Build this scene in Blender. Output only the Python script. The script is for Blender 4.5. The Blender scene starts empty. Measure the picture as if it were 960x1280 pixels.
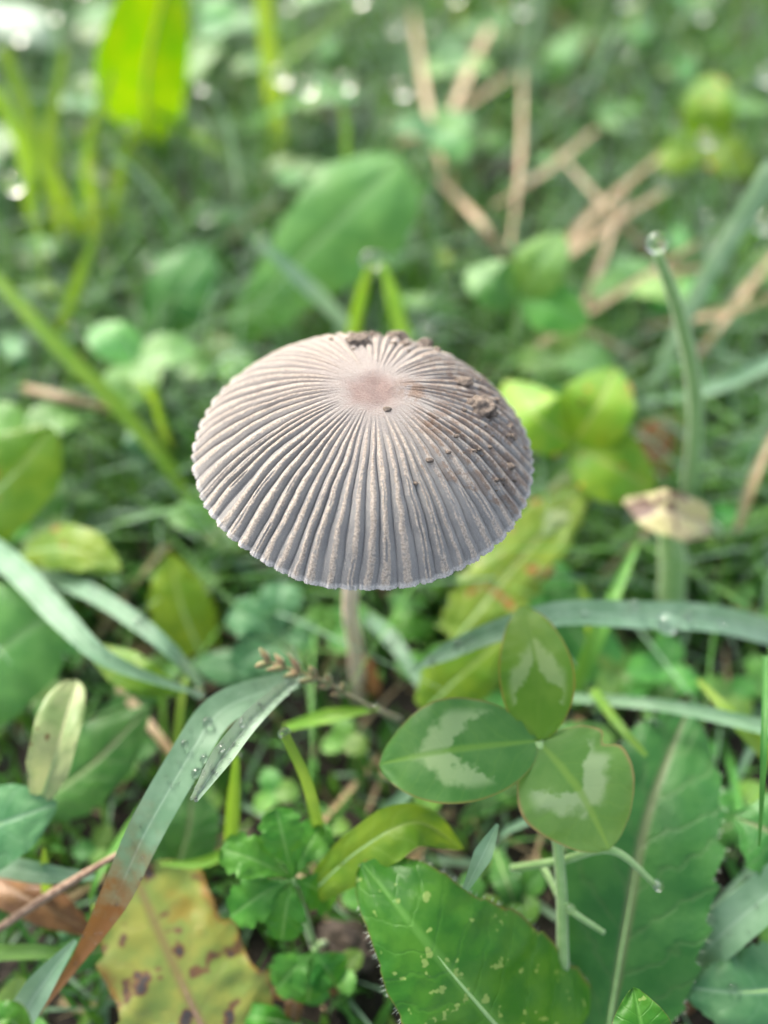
import bpy, math, random
import numpy as np
from mathutils import Vector, Matrix, noise
from mathutils.bvhtree import BVHTree

random.seed(7)
sc = bpy.context.scene
COL = sc.collection
MM = 0.001                      # everything below is written in millimetres

# ------------------------------------------------------------------ camera
FPX = 1250.0                    # focal length in pixels of the 960 x 1280 photograph
PITCH = math.radians(52.6)
CAM = Vector((1.9, -60.4, 117.5))
FWD = Vector((0, math.cos(PITCH), -math.sin(PITCH)))
UPV = Vector((0, math.sin(PITCH), math.cos(PITCH)))
RGT = Vector((1, 0, 0))
cd = bpy.data.cameras.new('camera')
cam = bpy.data.objects.new('camera', cd)
COL.objects.link(cam)
cam.location = CAM * MM
cam.rotation_euler = (math.pi / 2 - PITCH, 0, 0)
cd.sensor_fit = 'VERTICAL'
cd.sensor_height = 36.0
cd.lens = 36.0 * FPX / 1280.0
cd.clip_start = 0.002
cd.clip_end = 50.0
cd.dof.use_dof = True
cd.dof.focus_distance = 0.0835
cd.dof.aperture_fstop = cd.lens / 3.2
sc.camera = cam

# ------------------------------------------------------------------ world, sun, exposure
SUN_EL, SUN_AZ = math.radians(38), math.radians(-34)     # azimuth from +Y towards +X
w = bpy.data.worlds.new('World')
sc.world = w
w.use_nodes = True
nt = w.node_tree
sky = nt.nodes.new('ShaderNodeTexSky')
sky.sky_type = 'NISHITA'
sky.sun_disc = False
sky.sun_elevation = SUN_EL
sky.sun_rotation = SUN_AZ
sky.dust_density = 6.0
sky.ozone_density = 0.6
hz = nt.nodes.new('ShaderNodeHueSaturation')            # thin even cloud veil: a paler blue all over
hz.inputs['Saturation'].default_value = 0.62
nt.links.new(sky.outputs[0], hz.inputs['Color'])
nt.links.new(hz.outputs[0], nt.nodes['Background'].inputs[0])
nt.nodes['Background'].inputs[1].default_value = 0.15
ld = bpy.data.lights.new('sun', 'SUN')
ld.energy = 0.9
ld.angle = math.radians(16)
ld.color = (1.0, 0.95, 0.86)
sun = bpy.data.objects.new('sun', ld)
COL.objects.link(sun)
sd = Vector((math.sin(SUN_AZ) * math.cos(SUN_EL), math.cos(SUN_AZ) * math.cos(SUN_EL), math.sin(SUN_EL)))
sun.rotation_euler = sd.to_track_quat('Z', 'Y').to_euler()
sun.location = sd * 2
sc.view_settings.view_transform = 'Standard'
sc.view_settings.look = 'None'
sc.view_settings.exposure = 1.84
sc.view_settings.gamma = 1.0
sc.cycles.sample_clamp_indirect = 40.0
sc.cycles.max_bounces = 10
sc.cycles.transmission_bounces = 8


# ------------------------------------------------------------------ helpers
def P(px, py, z):
    """point at height z (mm above the soil) seen at a pixel of the photograph"""
    d = FWD + RGT * ((px - 480) / FPX) + UPV * ((640 - py) / FPX)
    return CAM + d * ((z - CAM.z) / d.z)


def depth(p):
    return (p - CAM).dot(FWD)


def link(name, verts, faces, mat, parent=None, origin=None, uvs=None, smooth=True, attrs=None):
    """verts in mm, world coordinates; origin in mm becomes the object's location"""
    base = parent['_o'] if parent is not None and '_o' in parent else None
    o = Vector(origin) if origin is not None else (Vector(verts[0]) if parent is None else Vector((0, 0, 0)))
    if parent is not None:
        o = Vector(base) if base is not None else Vector((0, 0, 0))
    va = (np.asarray([tuple(v) for v in verts], dtype=float) - np.array(o)) * MM
    me = bpy.data.meshes.new(name)
    me.from_pydata(va.tolist(), [], faces)
    if uvs is not None:
        ul = me.uv_layers.new(name='UVMap')
        li = np.zeros(len(me.loops), dtype=np.int32)
        me.loops.foreach_get('vertex_index', li)
        ua = np.asarray(uvs, dtype=np.float32)[li]
        ul.data.foreach_set('uv', ua.ravel())
    if attrs:
        for k, a in attrs.items():
            at = me.attributes.new(k, 'FLOAT', 'POINT')
            at.data.foreach_set('value', np.asarray(a, dtype=np.float32))
    if smooth:
        me.polygons.foreach_set('use_smooth', [True] * len(me.polygons))
    if mat is not None:
        me.materials.append(mat)
    ob = bpy.data.objects.new(name, me)
    COL.objects.link(ob)
    if parent is None:
        ob.location = o * MM
    else:
        ob.parent = parent
    ob['_o'] = tuple(o)
    return ob


def tag(o, label, cat, group=None):
    if len(label.split()) > 15 and ' and the ' in label:
        label = label[:label.rindex(' and the ')]
    o['label'] = label
    o['category'] = cat
    if group:
        o['group'] = group
    return o


def thing(name, origin, label, cat, group=None):
    o = bpy.data.objects.new(name, None)
    o.empty_display_size = 0.002
    COL.objects.link(o)
    o.location = Vector(origin) * MM
    o['_o'] = tuple(origin)
    return tag(o, label, cat, group)


def lerpt(ts, vs, t):
    return float(np.interp(t, ts, vs))


def spline(pts, n):
    """Catmull-Rom through pts, n samples evenly in parameter"""
    pts = [Vector(p) for p in pts]
    if len(pts) == 2:
        pts = [pts[0], (pts[0] + pts[1]) / 2, pts[1]]
    ext = [pts[0] * 2 - pts[1]] + pts + [pts[-1] * 2 - pts[-2]]
    out = []
    m = len(pts) - 1
    for i in range(n):
        t = i / (n - 1) * m
        k = min(int(t), m - 1)
        f = t - k
        a, b, c, d = ext[k:k + 4]
        out.append(0.5 * ((2 * b) + (c - a) * f + (2 * a - 5 * b + 4 * c - d) * f * f + (3 * b - a - 3 * c + d) * f ** 3))
    return out


def ribbon(pts, wl, wr, N=None, nu=18, nv=5, fold=0.25, camber=0.0, ruffle=0.0, teeth=None, seed=0.0, twist=0.0):
    """leaf sheet along a midrib; wl / wr are functions of t giving half widths in mm"""
    sp = spline(pts, nu)
    V, F, UV = [], [], []
    for i, p in enumerate(sp):
        t = i / (nu - 1)
        T = (sp[min(i + 1, nu - 1)] - sp[max(i - 1, 0)]).normalized()
        n0 = N if N is not None else ((CAM - p).normalized() + Vector((0, 0, 0.8)))
        S = T.cross(n0).normalized()
        n = S.cross(T).normalized()
        if twist:
            q = Matrix.Rotation(twist * (t - .3), 3, T)
            S = q @ S
            n = q @ n
        L, Rr = wl(t), wr(t)
        for j in range(nv):
            v = -1 + 2 * j / (nv - 1)
            hw = L if v < 0 else Rr
            a = abs(v)
            e = 1.0
            if teeth and a > 0.99:
                e = 1 + teeth(t, v)
            elif teeth and a > 0.55:
                e = 1 + 0.4 * teeth(t, v)
            off = S * (hw * v * e) + n * (fold * a * hw - camber * a * a * hw)
            if ruffle:
                off += n * (ruffle * a * (noise.noise(Vector((t * 6 + seed, v * 2.0 + seed, 1.7))) +
                                          0.5 * noise.noise(Vector((t * 14 + seed, v * 5.0, 4.1)))))
            V.append(p + off)
            UV.append((t, (v + 1) / 2))
    for i in range(nu - 1):
        for j in range(nv - 1):
            a = i * nv + j
            F.append((a, a + 1, a + nv + 1, a + nv))
    return V, F, UV


def tube(pts, radii, n=12, seg=8, cap=True):
    sp = spline(pts, n)
    V, F, UV = [], [], []
    ref = Vector((0.31, 0.2, 0.93))
    for i, p in enumerate(sp):
        t = i / (n - 1)
        T = (sp[min(i + 1, n - 1)] - sp[max(i - 1, 0)]).normalized()
        r_ = ref if abs(T.dot(ref)) < 0.95 else Vector((1, 0, 0))
        A = T.cross(r_).normalized()
        B = T.cross(A)
        r = lerpt(np.linspace(0, 1, len(radii)), radii, t)
        for k in range(seg):
            an = 2 * math.pi * k / seg
            V.append(p + A * (r * math.cos(an)) + B * (r * math.sin(an)))
            UV.append((t, k / seg))
    for i in range(n - 1):
        for k in range(seg):
            a = i * seg + k
            b = i * seg + (k + 1) % seg
            F.append((a, b, b + seg, a + seg))
    if cap:
        F.append(tuple(range(seg))[::-1])
        F.append(tuple((n - 1) * seg + k for k in range(seg)))
    return V, F, UV


def ico(c, r, sub=2, sq=(1, 1, 1), lump=0.0, seed=0.0):
    """round or lumpy body"""
    import bmesh
    bm = bmesh.new()
    bmesh.ops.create_icosphere(bm, subdivisions=sub, radius=1.0)
    V = []
    for v in bm.verts:
        q = v.co.copy()
        k = 1.0 + lump * (noise.noise(q * 1.3 + Vector((seed, 0, 0))) + 0.6 * noise.noise(q * 3.1 + Vector((0, seed, 0))))
        V.append(Vector(c) + Vector((q.x * sq[0], q.y * sq[1], q.z * sq[2])) * (r * k))
    F = [tuple(v.index for v in f.verts) for f in bm.faces]
    bm.free()
    return V, F


# ------------------------------------------------------------------ materials
class NT:
    def __init__(self, name):
        self.m = bpy.data.materials.new(name)
        self.m.use_nodes = True
        self.t = self.m.node_tree
        self.t.nodes.clear()
        self.out = self.t.nodes.new('ShaderNodeOutputMaterial')

    def n(self, kind, **kw):
        o = self.t.nodes.new('ShaderNode' + kind)
        for k, v in kw.items():
            setattr(o, k, v)
        return o

    def l(self, a, b):
        self.t.links.new(a, b)

    def put(self, sock, v):
        if isinstance(v, bpy.types.NodeSocket):
            self.l(v, sock)
        else:
            if isinstance(v, (tuple, list)) and len(v) == 3 and sock.type == 'RGBA':
                v = (*v, 1)
            sock.default_value = v

    def math(self, op, a, b=0.0, c=0.0, clamp=False):
        o = self.n('Math', operation=op, use_clamp=clamp)
        for i, x in enumerate((a, b, c)):
            self.put(o.inputs[i], x)
        return o.outputs[0]

    def ramp(self, x, lo, hi, a=0.0, b=1.0, smooth=True):
        o = self.n('MapRange', interpolation_type='SMOOTHSTEP' if smooth else 'LINEAR')
        for i, v in enumerate((x, lo, hi, a, b)):
            self.put(o.inputs[i], v)
        return o.outputs[0]

    def mix(self, f, a, b, mode='MIX'):
        o = self.n('Mix', data_type='RGBA', blend_type=mode)
        self.put(o.inputs[0], f)
        self.put(o.inputs[6], a)
        self.put(o.inputs[7], b)
        return o.outputs[2]

    def mmcoord(self, rnd=True):
        tc = self.n('TexCoord')
        o = self.n('VectorMath', operation='SCALE')
        self.l(tc.outputs['Object'], o.inputs[0])
        o.inputs['Scale'].default_value = 1000.0
        self.uv = tc.outputs['UV']
        if not rnd:
            return o.outputs[0]
        oi = self.n('ObjectInfo')
        self.rnd = oi.outputs['Random']
        k = self.math('MULTIPLY', self.rnd, 137.0)
        a = self.n('VectorMath', operation='ADD')
        self.l(o.outputs[0], a.inputs[0])
        self.l(k, a.inputs[1])
        return a.outputs[0]

    def noise(self, co, scale, detail=3.0, rough=0.55):
        o = self.n('TexNoise')
        self.l(co, o.inputs['Vector'])
        o.inputs['Scale'].default_value = scale
        o.inputs['Detail'].default_value = detail
        o.inputs['Roughness'].default_value = rough
        return o.outputs['Fac']

    def bump(self, h, strength, dist):
        o = self.n('Bump')
        self.put(o.inputs['Height'], h)
        o.inputs['Strength'].default_value = strength
        o.inputs['Distance'].default_value = dist
        return o.outputs[0]

    def principled(self, **kw):
        o = self.n('BsdfPrincipled')
        for k, v in kw.items():
            self.put(o.inputs[k.replace('_', ' ')], v)
        return o


def leaf_mat(name, col, col2, vein, trans=0.35, rough=0.42, nveins=0, vslope=1.1, spots=None, tip=None, edge=None,
             chevron=None, film=0.25, hue=0.03, val=0.35, parallel=False, patch=None, bump=0.25, yellow=1.0):
    """col / col2 mottle, vein colour for the midrib; spots = (colour, threshold, scale); tip = (colour, u0, u1)"""
    t = NT(name)
    co = t.mmcoord()
    sep = t.n('SeparateXYZ')
    t.l(t.uv, sep.inputs[0])
    u, v = sep.outputs[0], sep.outputs[1]
    av = t.math('MULTIPLY', t.math('ABSOLUTE', t.math('SUBTRACT', v, 0.5)), 2.0)
    n1 = t.noise(co, 0.28, 4)
    n2 = t.noise(co, 1.9, 3)
    c = t.mix(t.ramp(n1, 0.35, 0.68), col, col2)
    hgt = t.math('MULTIPLY', n2, 0.5)
    if patch:
        c = t.mix(t.ramp(t.noise(co, patch[2], 3), patch[1], patch[1] + 0.10), c, patch[0])
    if parallel:
        st = t.n('TexWave')
        st.bands_direction = 'Y'
        t.l(t.uv, st.inputs['Vector'])
        st.inputs['Scale'].default_value = 5.0
        st.inputs['Distortion'].default_value = 0.15
        c = t.mix(t.math('MULTIPLY', st.outputs['Fac'], 0.18), c, vein)
        hgt = t.math('ADD', hgt, t.math('MULTIPLY', st.outputs['Fac'], 0.8))
    if nveins:
        x = t.math('SUBTRACT', t.math('MULTIPLY', u, float(nveins)), t.math('MULTIPLY', av, vslope))
        x = t.math('ADD', x, t.math('MULTIPLY', t.noise(co, 0.35, 3), 1.1))
        f = t.math('ABSOLUTE', t.math('SUBTRACT', t.math('FRACT', x), 0.5))
        line = t.ramp(f, 0.40, 0.49)
        c = t.mix(t.math('MULTIPLY', line, 0.13), c, vein)
        hgt = t.math('SUBTRACT', hgt, t.math('MULTIPLY', line, 0.35))
    mid = t.ramp(av, 0.11, 0.02)
    c = t.mix(t.math('MULTIPLY', mid, 0.75), c, vein)
    hgt = t.math('SUBTRACT', hgt, mid)
    if chevron:
        x = t.math('ADD', t.math('MULTIPLY', av, 0.34), u)
        x = t.math('ADD', x, t.math('MULTIPLY', t.math('SUBTRACT', t.noise(co, 0.6, 4), 0.5), 0.34))
        m = t.math('MULTIPLY', t.ramp(x, 0.50, 0.55), t.ramp(x, 0.78, 0.66))
        m = t.math('MULTIPLY', m, t.ramp(av, 0.02, 0.1, 0.3, 1.0))
        m = t.math('MULTIPLY', m, t.ramp(av, 0.86, 0.6))
        c = t.mix(t.math('MULTIPLY', m, 0.72), c, chevron)
    if edge:
        c = t.mix(t.ramp(t.math('ADD', av, t.math('MULTIPLY', t.math('SUBTRACT', n1, .5), edge[2])), edge[1], 1.02), c, edge[0])
    if tip:
        x = t.math('ADD', u, t.math('MULTIPLY', t.math('SUBTRACT', t.noise(co, 0.5, 4), 0.5), 0.35))
        c = t.mix(t.ramp(x, tip[1], tip[2]), c, tip[0])
    if spots:
        for sp in spots:
            c = t.mix(t.ramp(t.noise(co, sp[2], 2), sp[1], sp[1] + 0.04), c, sp[0])
    hs = t.n('HueSaturation')
    hs.inputs['Saturation'].default_value = 1.12
    t.put(hs.inputs['Color'], c)
    t.put(hs.inputs['Hue'], t.math('ADD', 0.5 - hue / 2, t.math('MULTIPLY', t.rnd, hue)))
    t.put(hs.inputs['Value'], t.math('ADD', 1 - val / 2, t.math('MULTIPLY', t.math('FRACT', t.math('MULTIPLY', t.rnd, 7.3)), val)))
    c = hs.outputs[0]
    b = t.bump(hgt, bump, 0.00035)
    rr = t.math('ADD', rough - 0.08, t.math('MULTIPLY', n2, 0.2))
    p = t.principled(Base_Color=c, Roughness=rr, Normal=b)
    p.inputs['Specular IOR Level'].default_value = 0.34
    p.inputs['Sheen Weight'].default_value = film
    p.inputs['Sheen Roughness'].default_value = 0.45
    p.inputs['Sheen Tint'].default_value = (0.8, 0.93, 1.0, 1)
    tr = t.n('BsdfTranslucent')
    g = t.n('Gamma')
    t.l(c, g.inputs[0])
    g.inputs[1].default_value = 0.72
    t.put(tr.inputs['Color'], t.mix(1.0, g.outputs[0], (1.0, 0.95, 0.35 if yellow > 0.5 else 0.8), 'MULTIPLY'))
    ms = t.n('MixShader')
    ms.inputs[0].default_value = trans
    t.l(p.outputs[0], ms.inputs[1])
    t.l(tr.outputs[0], ms.inputs[2])
    t.l(ms.outputs[0], t.out.inputs[0])
    return t.m


G = dict
M = {}
M['clover'] = leaf_mat('clover_leaf', (0.070, 0.180, 0.045), (0.105, 0.225, 0.065), (0.17, 0.31, 0.07), nveins=9, vslope=2.0,
                       chevron=(0.34, 0.45, 0.23), edge=((0.20, 0.16, 0.05), 0.93, 0.06), film=0.12, hue=0.012, val=0.2, bump=0.15)
M['clover_backlit'] = leaf_mat('clover_leaf_backlit', (0.115, 0.235, 0.035), (0.16, 0.28, 0.05), (0.13, 0.25, 0.04), nveins=9, vslope=2.0,  # backlight on the upper leaflet put into a yellower green
                             chevron=(0.33, 0.43, 0.20), edge=((0.30, 0.18, 0.05), 0.92, 0.06), film=0.1, hue=0.01, val=0.1, bump=0.15, trans=.42)
M['clover_pale'] = leaf_mat('clover_leaf_pale', (0.11, 0.23, 0.060), (0.15, 0.27, 0.080), (0.20, 0.33, 0.08), nveins=9, vslope=2.0,
                            chevron=(0.36, 0.46, 0.26), edge=((0.30, 0.20, 0.10), 0.92, 0.06), film=0.2, hue=0.01, val=0.1, bump=0.15)
M['clover_bg'] = leaf_mat('turf_clover', (0.070, 0.19, 0.040), (0.125, 0.275, 0.065), (0.13, 0.27, 0.10), nveins=8, vslope=2.0,
                          film=0.4, hue=0.07, val=0.6)
M['clover_yel'] = leaf_mat('yellowing_clover', (0.12, 0.265, 0.035), (0.19, 0.30, 0.04), (0.26, 0.34, 0.10), trans=0.4,
                           spots=[((0.40, 0.20, 0.04), 0.64, 0.25), ((0.10, 0.05, 0.02), 0.70, 0.5)], film=0.3)
M['grass'] = leaf_mat('grass', (0.085, 0.22, 0.045), (0.13, 0.28, 0.065), (0.14, 0.27, 0.09), parallel=True, film=0.2, hue=0.05, val=0.5)
M['grass_blue'] = leaf_mat('dewy_grass', (0.115, 0.225, 0.125), (0.19, 0.31, 0.20), (0.26, 0.38, 0.27), parallel=True, film=0.5,
                           hue=0.02, val=0.25, rough=0.4, yellow=0)
M['grass_pale'] = leaf_mat('dew_white_grass', (0.20, 0.30, 0.19), (0.30, 0.40, 0.30), (0.36, 0.46, 0.36), parallel=True, film=0.8, hue=0.01, val=0.1, yellow=0)
M['grass_yel'] = leaf_mat('light_grass', (0.12, 0.25, 0.035), (0.17, 0.29, 0.05), (0.24, 0.35, 0.10), parallel=True, trans=0.4, film=0.3,
                          hue=0.03, val=0.3)
M['grass_brown'] = leaf_mat('browning_grass', (0.115, 0.225, 0.125), (0.19, 0.31, 0.20), (0.26, 0.38, 0.27), parallel=True, film=0.4,
                            tip=((0.20, 0.085, 0.028), 0.52, 0.80), spots=[((0.09, 0.055, 0.04), 0.66, 0.35)], hue=0.01, val=0.1, yellow=0)
M['straw'] = leaf_mat('dry_straw', (0.32, 0.23, 0.13), (0.44, 0.35, 0.23), (0.46, 0.36, 0.24), parallel=True, trans=0.2, film=0.2,
                      hue=0.02, val=0.6, yellow=0)
M['dead'] = leaf_mat('dead_leaf', (0.13, 0.065, 0.03), (0.24, 0.13, 0.06), (0.26, 0.17, 0.09), trans=0.2, film=0.2, nveins=7,
                     hue=0.02, val=0.4, yellow=0)
M['dandelion'] = leaf_mat('glossy_broadleaf', (0.036, 0.13, 0.020), (0.070, 0.185, 0.030), (0.11, 0.25, 0.06), nveins=9, vslope=1.4, rough=0.36,
                          spots=[((0.22, 0.32, 0.10), 0.64, 0.75)], edge=((0.14, 0.11, 0.04), 0.95, 0.05), film=0.06, hue=0.01, val=0.1, bump=0.28)
M['dandelion2'] = leaf_mat('dark_broadleaf', (0.038, 0.125, 0.030), (0.068, 0.175, 0.046), (0.17, 0.19, 0.10), nveins=8, vslope=1.6,
                           film=0.15, hue=0.02, val=0.25, bump=0.5)
M['broad_bg'] = leaf_mat('turf_broadleaf', (0.075, 0.21, 0.055), (0.12, 0.28, 0.08), (0.16, 0.30, 0.12), nveins=7, film=0.25, hue=0.04, val=0.35)
M['backlit'] = leaf_mat('backlit_leaf', (0.055, 0.165, 0.016), (0.090, 0.19, 0.016), (0.20, 0.28, 0.03), nveins=7, trans=0.5, film=0.15, hue=0.01, val=0.1)
M['yelgreen'] = leaf_mat('yellow_green_leaf', (0.11, 0.22, 0.030), (0.19, 0.29, 0.040), (0.24, 0.33, 0.10), nveins=7, trans=0.45, film=0.35,
                         patch=((0.30, 0.13, 0.04), 0.64, 0.22), hue=0.02, val=0.2)
M['mottled'] = leaf_mat('mottled_leaf', (0.12, 0.21, 0.035), (0.20, 0.28, 0.05), (0.26, 0.30, 0.12), nveins=6, trans=0.35, film=0.4,
                        patch=((0.36, 0.33, 0.17), 0.56, 0.30), spots=[((0.30, 0.13, 0.04), 0.62, 0.30), ((0.09, 0.05, 0.03), 0.70, 0.5)], hue=0.01, val=0.1)
M['rotting'] = leaf_mat('rotting_leaf', (0.17, 0.23, 0.065), (0.27, 0.28, 0.075), (0.20, 0.15, 0.07), nveins=6, trans=0.25, film=0.35,
                        patch=((0.27, 0.21, 0.06), 0.60, 0.12), edge=((0.24, 0.15, 0.05), 0.90, 0.6),
                        spots=[((0.15, 0.085, 0.045), 0.60, 0.36), ((0.05, 0.044, 0.042), 0.655, 0.36)], hue=0.0, val=0.0, yellow=0)
M['withered'] = leaf_mat('withered_leaf', (0.34, 0.33, 0.16), (0.42, 0.37, 0.24), (0.46, 0.42, 0.30), trans=0.3, film=0.4,
                         spots=[((0.10, 0.06, 0.045), 0.53, 0.28)], hue=0.01, val=0.15, yellow=0)
M['palegreen'] = leaf_mat('pale_leaf', (0.17, 0.25, 0.10), (0.28, 0.33, 0.16), (0.34, 0.36, 0.2), trans=0.35, film=0.4,
                          spots=[((0.12, 0.07, 0.03), 0.68, 0.35)], hue=0.01, val=0.1, yellow=0)
M['palmate'] = leaf_mat('lobed_leaf', (0.045, 0.165, 0.028), (0.080, 0.22, 0.04), (0.15, 0.30, 0.10), nveins=4, film=0.12, hue=0.02, val=0.2)
M['bluegreen'] = leaf_mat('blue_green_leaf', (0.060, 0.17, 0.070), (0.11, 0.24, 0.11), (0.17, 0.29, 0.18), nveins=5, film=0.4, hue=0.02, val=0.25, yellow=0)


def simple_mat(name, c1, c2, scale=1.0, rough=0.8, bumpd=0.0003, strength=0.5, film=0.0, detail=6):
    t = NT(name)
    co = t.mmcoord()
    n = t.noise(co, scale, detail, 0.6)
    c = t.mix(t.ramp(n, 0.3, 0.7), c1, c2)
    p = t.principled(Base_Color=c, Roughness=rough, Normal=t.bump(n, strength, bumpd))
    p.inputs['Sheen Weight'].default_value = film
    t.l(p.outputs[0], t.out.inputs[0])
    return t.m


M['under'] = leaf_mat('undergrowth', (0.040, 0.125, 0.026), (0.070, 0.175, 0.040), (0.10, 0.20, 0.06), parallel=True, film=0.1, hue=0.04, val=0.4)  # grass green darkened, shade of the gaps put into the colour
M['soil'] = simple_mat('soil', (0.012, 0.009, 0.007), (0.042, 0.030, 0.022), 0.5, 0.85, 0.0015, 1.0)
M['clod'] = simple_mat('soil_clod', (0.028, 0.020, 0.015), (0.085, 0.062, 0.045), 1.2, 0.8, 0.0006, 0.9)
M['crumb'] = simple_mat('dirt_crumb', (0.075, 0.060, 0.048), (0.21, 0.165, 0.125), 2.6, 0.9, 0.0004, 1.0)
M['twig'] = simple_mat('dry_twig', (0.15, 0.09, 0.055), (0.30, 0.21, 0.14), 1.5, 0.8, 0.0002, 0.6)
M['seed'] = simple_mat('grass_seed', (0.12, 0.17, 0.045), (0.24, 0.14, 0.06), 1.2, 0.6, 0.0002, 0.5, 0.3)
M['petiole'] = simple_mat('petiole', (0.18, 0.34, 0.09), (0.24, 0.40, 0.13), 1.0, 0.5, 0.0001, 0.3, 0.4)
M['hair'] = simple_mat('plant_hair', (0.35, 0.42, 0.30), (0.45, 0.5, 0.4), 1.0, 0.5, 0.0001, 0.0)

t = NT('dew_water')
g = t.n('BsdfGlass')
g.inputs['IOR'].default_value = 1.333
g.inputs['Roughness'].default_value = 0.0
t.l(g.outputs[0], t.out.inputs[0])
M['dew'] = t.m

# cap skin: ridge / rad / dirt are stored on the points
t = NT('mushroom_cap')
co = t.mmcoord(False)
at = {}
for k in ('ridge', 'rad', 'dirt', 'warm'):
    a = t.n('Attribute')
    a.attribute_name = k
    at[k] = a.outputs['Fac']
n1 = t.noise(co, 0.35, 4)
n2 = t.noise(co, 5.5, 4, 0.65)
n3 = t.noise(co, 14.0, 2)
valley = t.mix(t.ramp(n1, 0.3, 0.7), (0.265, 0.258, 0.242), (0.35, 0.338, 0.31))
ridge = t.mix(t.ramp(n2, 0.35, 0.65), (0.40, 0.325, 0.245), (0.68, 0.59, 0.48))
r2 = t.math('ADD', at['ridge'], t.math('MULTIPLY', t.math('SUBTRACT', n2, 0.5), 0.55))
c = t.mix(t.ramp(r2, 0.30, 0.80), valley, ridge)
c = t.mix(t.math('MULTIPLY', at['warm'], 0.6), c, t.mix(t.ramp(n2, .3, .7), (0.31, 0.235, 0.195), (0.43, 0.34, 0.28)))  # warm tint of the centre and of the painted sun side
disc = t.ramp(t.math('ADD', at['rad'], t.math('MULTIPLY', t.math('SUBTRACT', t.noise(co, 0.5, 5), 0.5), 0.16)), 0.22, 0.06)
c = t.mix(disc, c, t.mix(t.ramp(n1, 0.3, 0.7), (0.19, 0.120, 0.098), (0.26, 0.175, 0.145)))
c = t.mix(t.ramp(n3, 0.60, 0.70, 0.0, 0.5), c, (0.62, 0.575, 0.52))
dm = t.math('MULTIPLY', at['dirt'], t.ramp(t.noise(co, 0.9, 5, 0.7), 0.42, 0.56))
c = t.mix(t.math('MULTIPLY', dm, 0.9), c, t.mix(n2, (0.16, 0.09, 0.048), (0.32, 0.20, 0.12)))
c = t.mix(t.math('MULTIPLY', t.ramp(at['rad'], 0.978, 0.990), t.ramp(n2, 0.40, 0.60, 0.45, 1.0)), c, (0.72, 0.69, 0.65))
h = t.math('ADD', t.math('MULTIPLY', n2, 1.2), t.math('MULTIPLY', n3, 0.9))
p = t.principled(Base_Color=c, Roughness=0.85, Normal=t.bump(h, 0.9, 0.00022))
p.inputs['Specular IOR Level'].default_value = 0.25
p.inputs['Sheen Weight'].default_value = 0.35
tr = t.n('BsdfTranslucent')
t.put(tr.inputs['Color'], c)
ms = t.n('MixShader')
ms.inputs[0].default_value = 0.16
t.l(p.outputs[0], ms.inputs[1])
t.l(tr.outputs[0], ms.inputs[2])
t.l(ms.outputs[0], t.out.inputs[0])
M['cap'] = t.m

t = NT('mushroom_stem')
co = t.mmcoord(False)
mp = t.n('Mapping')
t.l(co, mp.inputs[0])
mp.inputs['Scale'].default_value = (1, 1, 0.08)
n1 = t.noise(mp.outputs[0], 4.0, 4)
c = t.mix(t.ramp(n1, 0.3, 0.7), (0.62, 0.49, 0.35), (0.76, 0.64, 0.49))
p = t.principled(Base_Color=c, Roughness=0.5, Normal=t.bump(n1, 0.4, 0.00015))
p.inputs['Subsurface Weight'].default_value = 0.3
p.inputs['Subsurface Radius'].default_value = (1.0, 0.6, 0.35)
p.inputs['Subsurface Scale'].default_value = 0.0008
t.l(p.outputs[0], t.out.inputs[0])
M['stem'] = t.m
M['gill'] = simple_mat('mushroom_gill', (0.05, 0.045, 0.04), (0.11, 0.10, 0.09), 1.5, 0.8)

# ------------------------------------------------------------------ ground
n = 150
xs = np.linspace(-1, 1, n)
gx = np.sign(xs) * np.abs(xs) ** 2.6 * 6000
V, F = [], []
for j in range(n):
    for i in range(n):
        x, y = gx[i], gx[j] + 40
        r = math.hypot(x, y)
        z = (1.6 * noise.noise(Vector((x / 22, y / 22, 0))) + 0.9 * noise.noise(Vector((x / 7, y / 7, 3))) +
             0.5 * noise.noise(Vector((x / 3, y / 3, 9)))) * (1 if r < 400 else 4)
        V.append(Vector((x, y, z - 0.8)))
for j in range(n - 1):
    for i in range(n - 1):
        a = j * n + i
        F.append((a, a + 1, a + n + 1, a + n))
go = link('ground', V, F, M['soil'], origin=(0, 0, 0))
go['kind'] = 'structure'


def gz(x, y):
    return 1.6 * noise.noise(Vector((x / 22, y / 22, 0))) + 0.9 * noise.noise(Vector((x / 7, y / 7, 3))) - 0.9


# ------------------------------------------------------------------ the mushroom
NF, SA, NR = 66, 18, 130
R, H = 15.55, 7.7
RIMC = Vector((0.1, 0.0, 47.7))
rng = random.Random(3)
wd = [rng.uniform(0.74, 1.26) for _ in range(NF)]
s = sum(wd)
edges = [0.0]
for q in wd:
    edges.append(edges[-1] + q / s * 2 * math.pi)
start = [rng.choice((0.12, 0.14, 0.16, 0.20, 0.30)) + rng.uniform(-.02, .02) for _ in range(NF)]
amp = [rng.uniform(0.7, 1.2) for _ in range(NF)]
split = [rng.choice((0.0, 0.3, 0.8, 1.3, 1.9)) for _ in range(NF)]
rw = [rng.uniform(0.19, 0.29) for _ in range(NF)]
skew = [rng.uniform(0.40, 0.60) for _ in range(NF)]
sharp = [rng.uniform(1.15, 1.9) for _ in range(NF)]
tilt = Matrix.Rotation(math.radians(3.0), 3, 'Y') @ Matrix.Rotation(math.radians(-2.5), 3, 'X')


def ss(a, b, x):
    k = min(1, max(0, (x - a) / (b - a)))
    return k * k * (3 - 2 * k)


def zprof(q):
    return H * (1 - 0.86 * q ** 2.2 - 0.14 * q ** 6)


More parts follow.
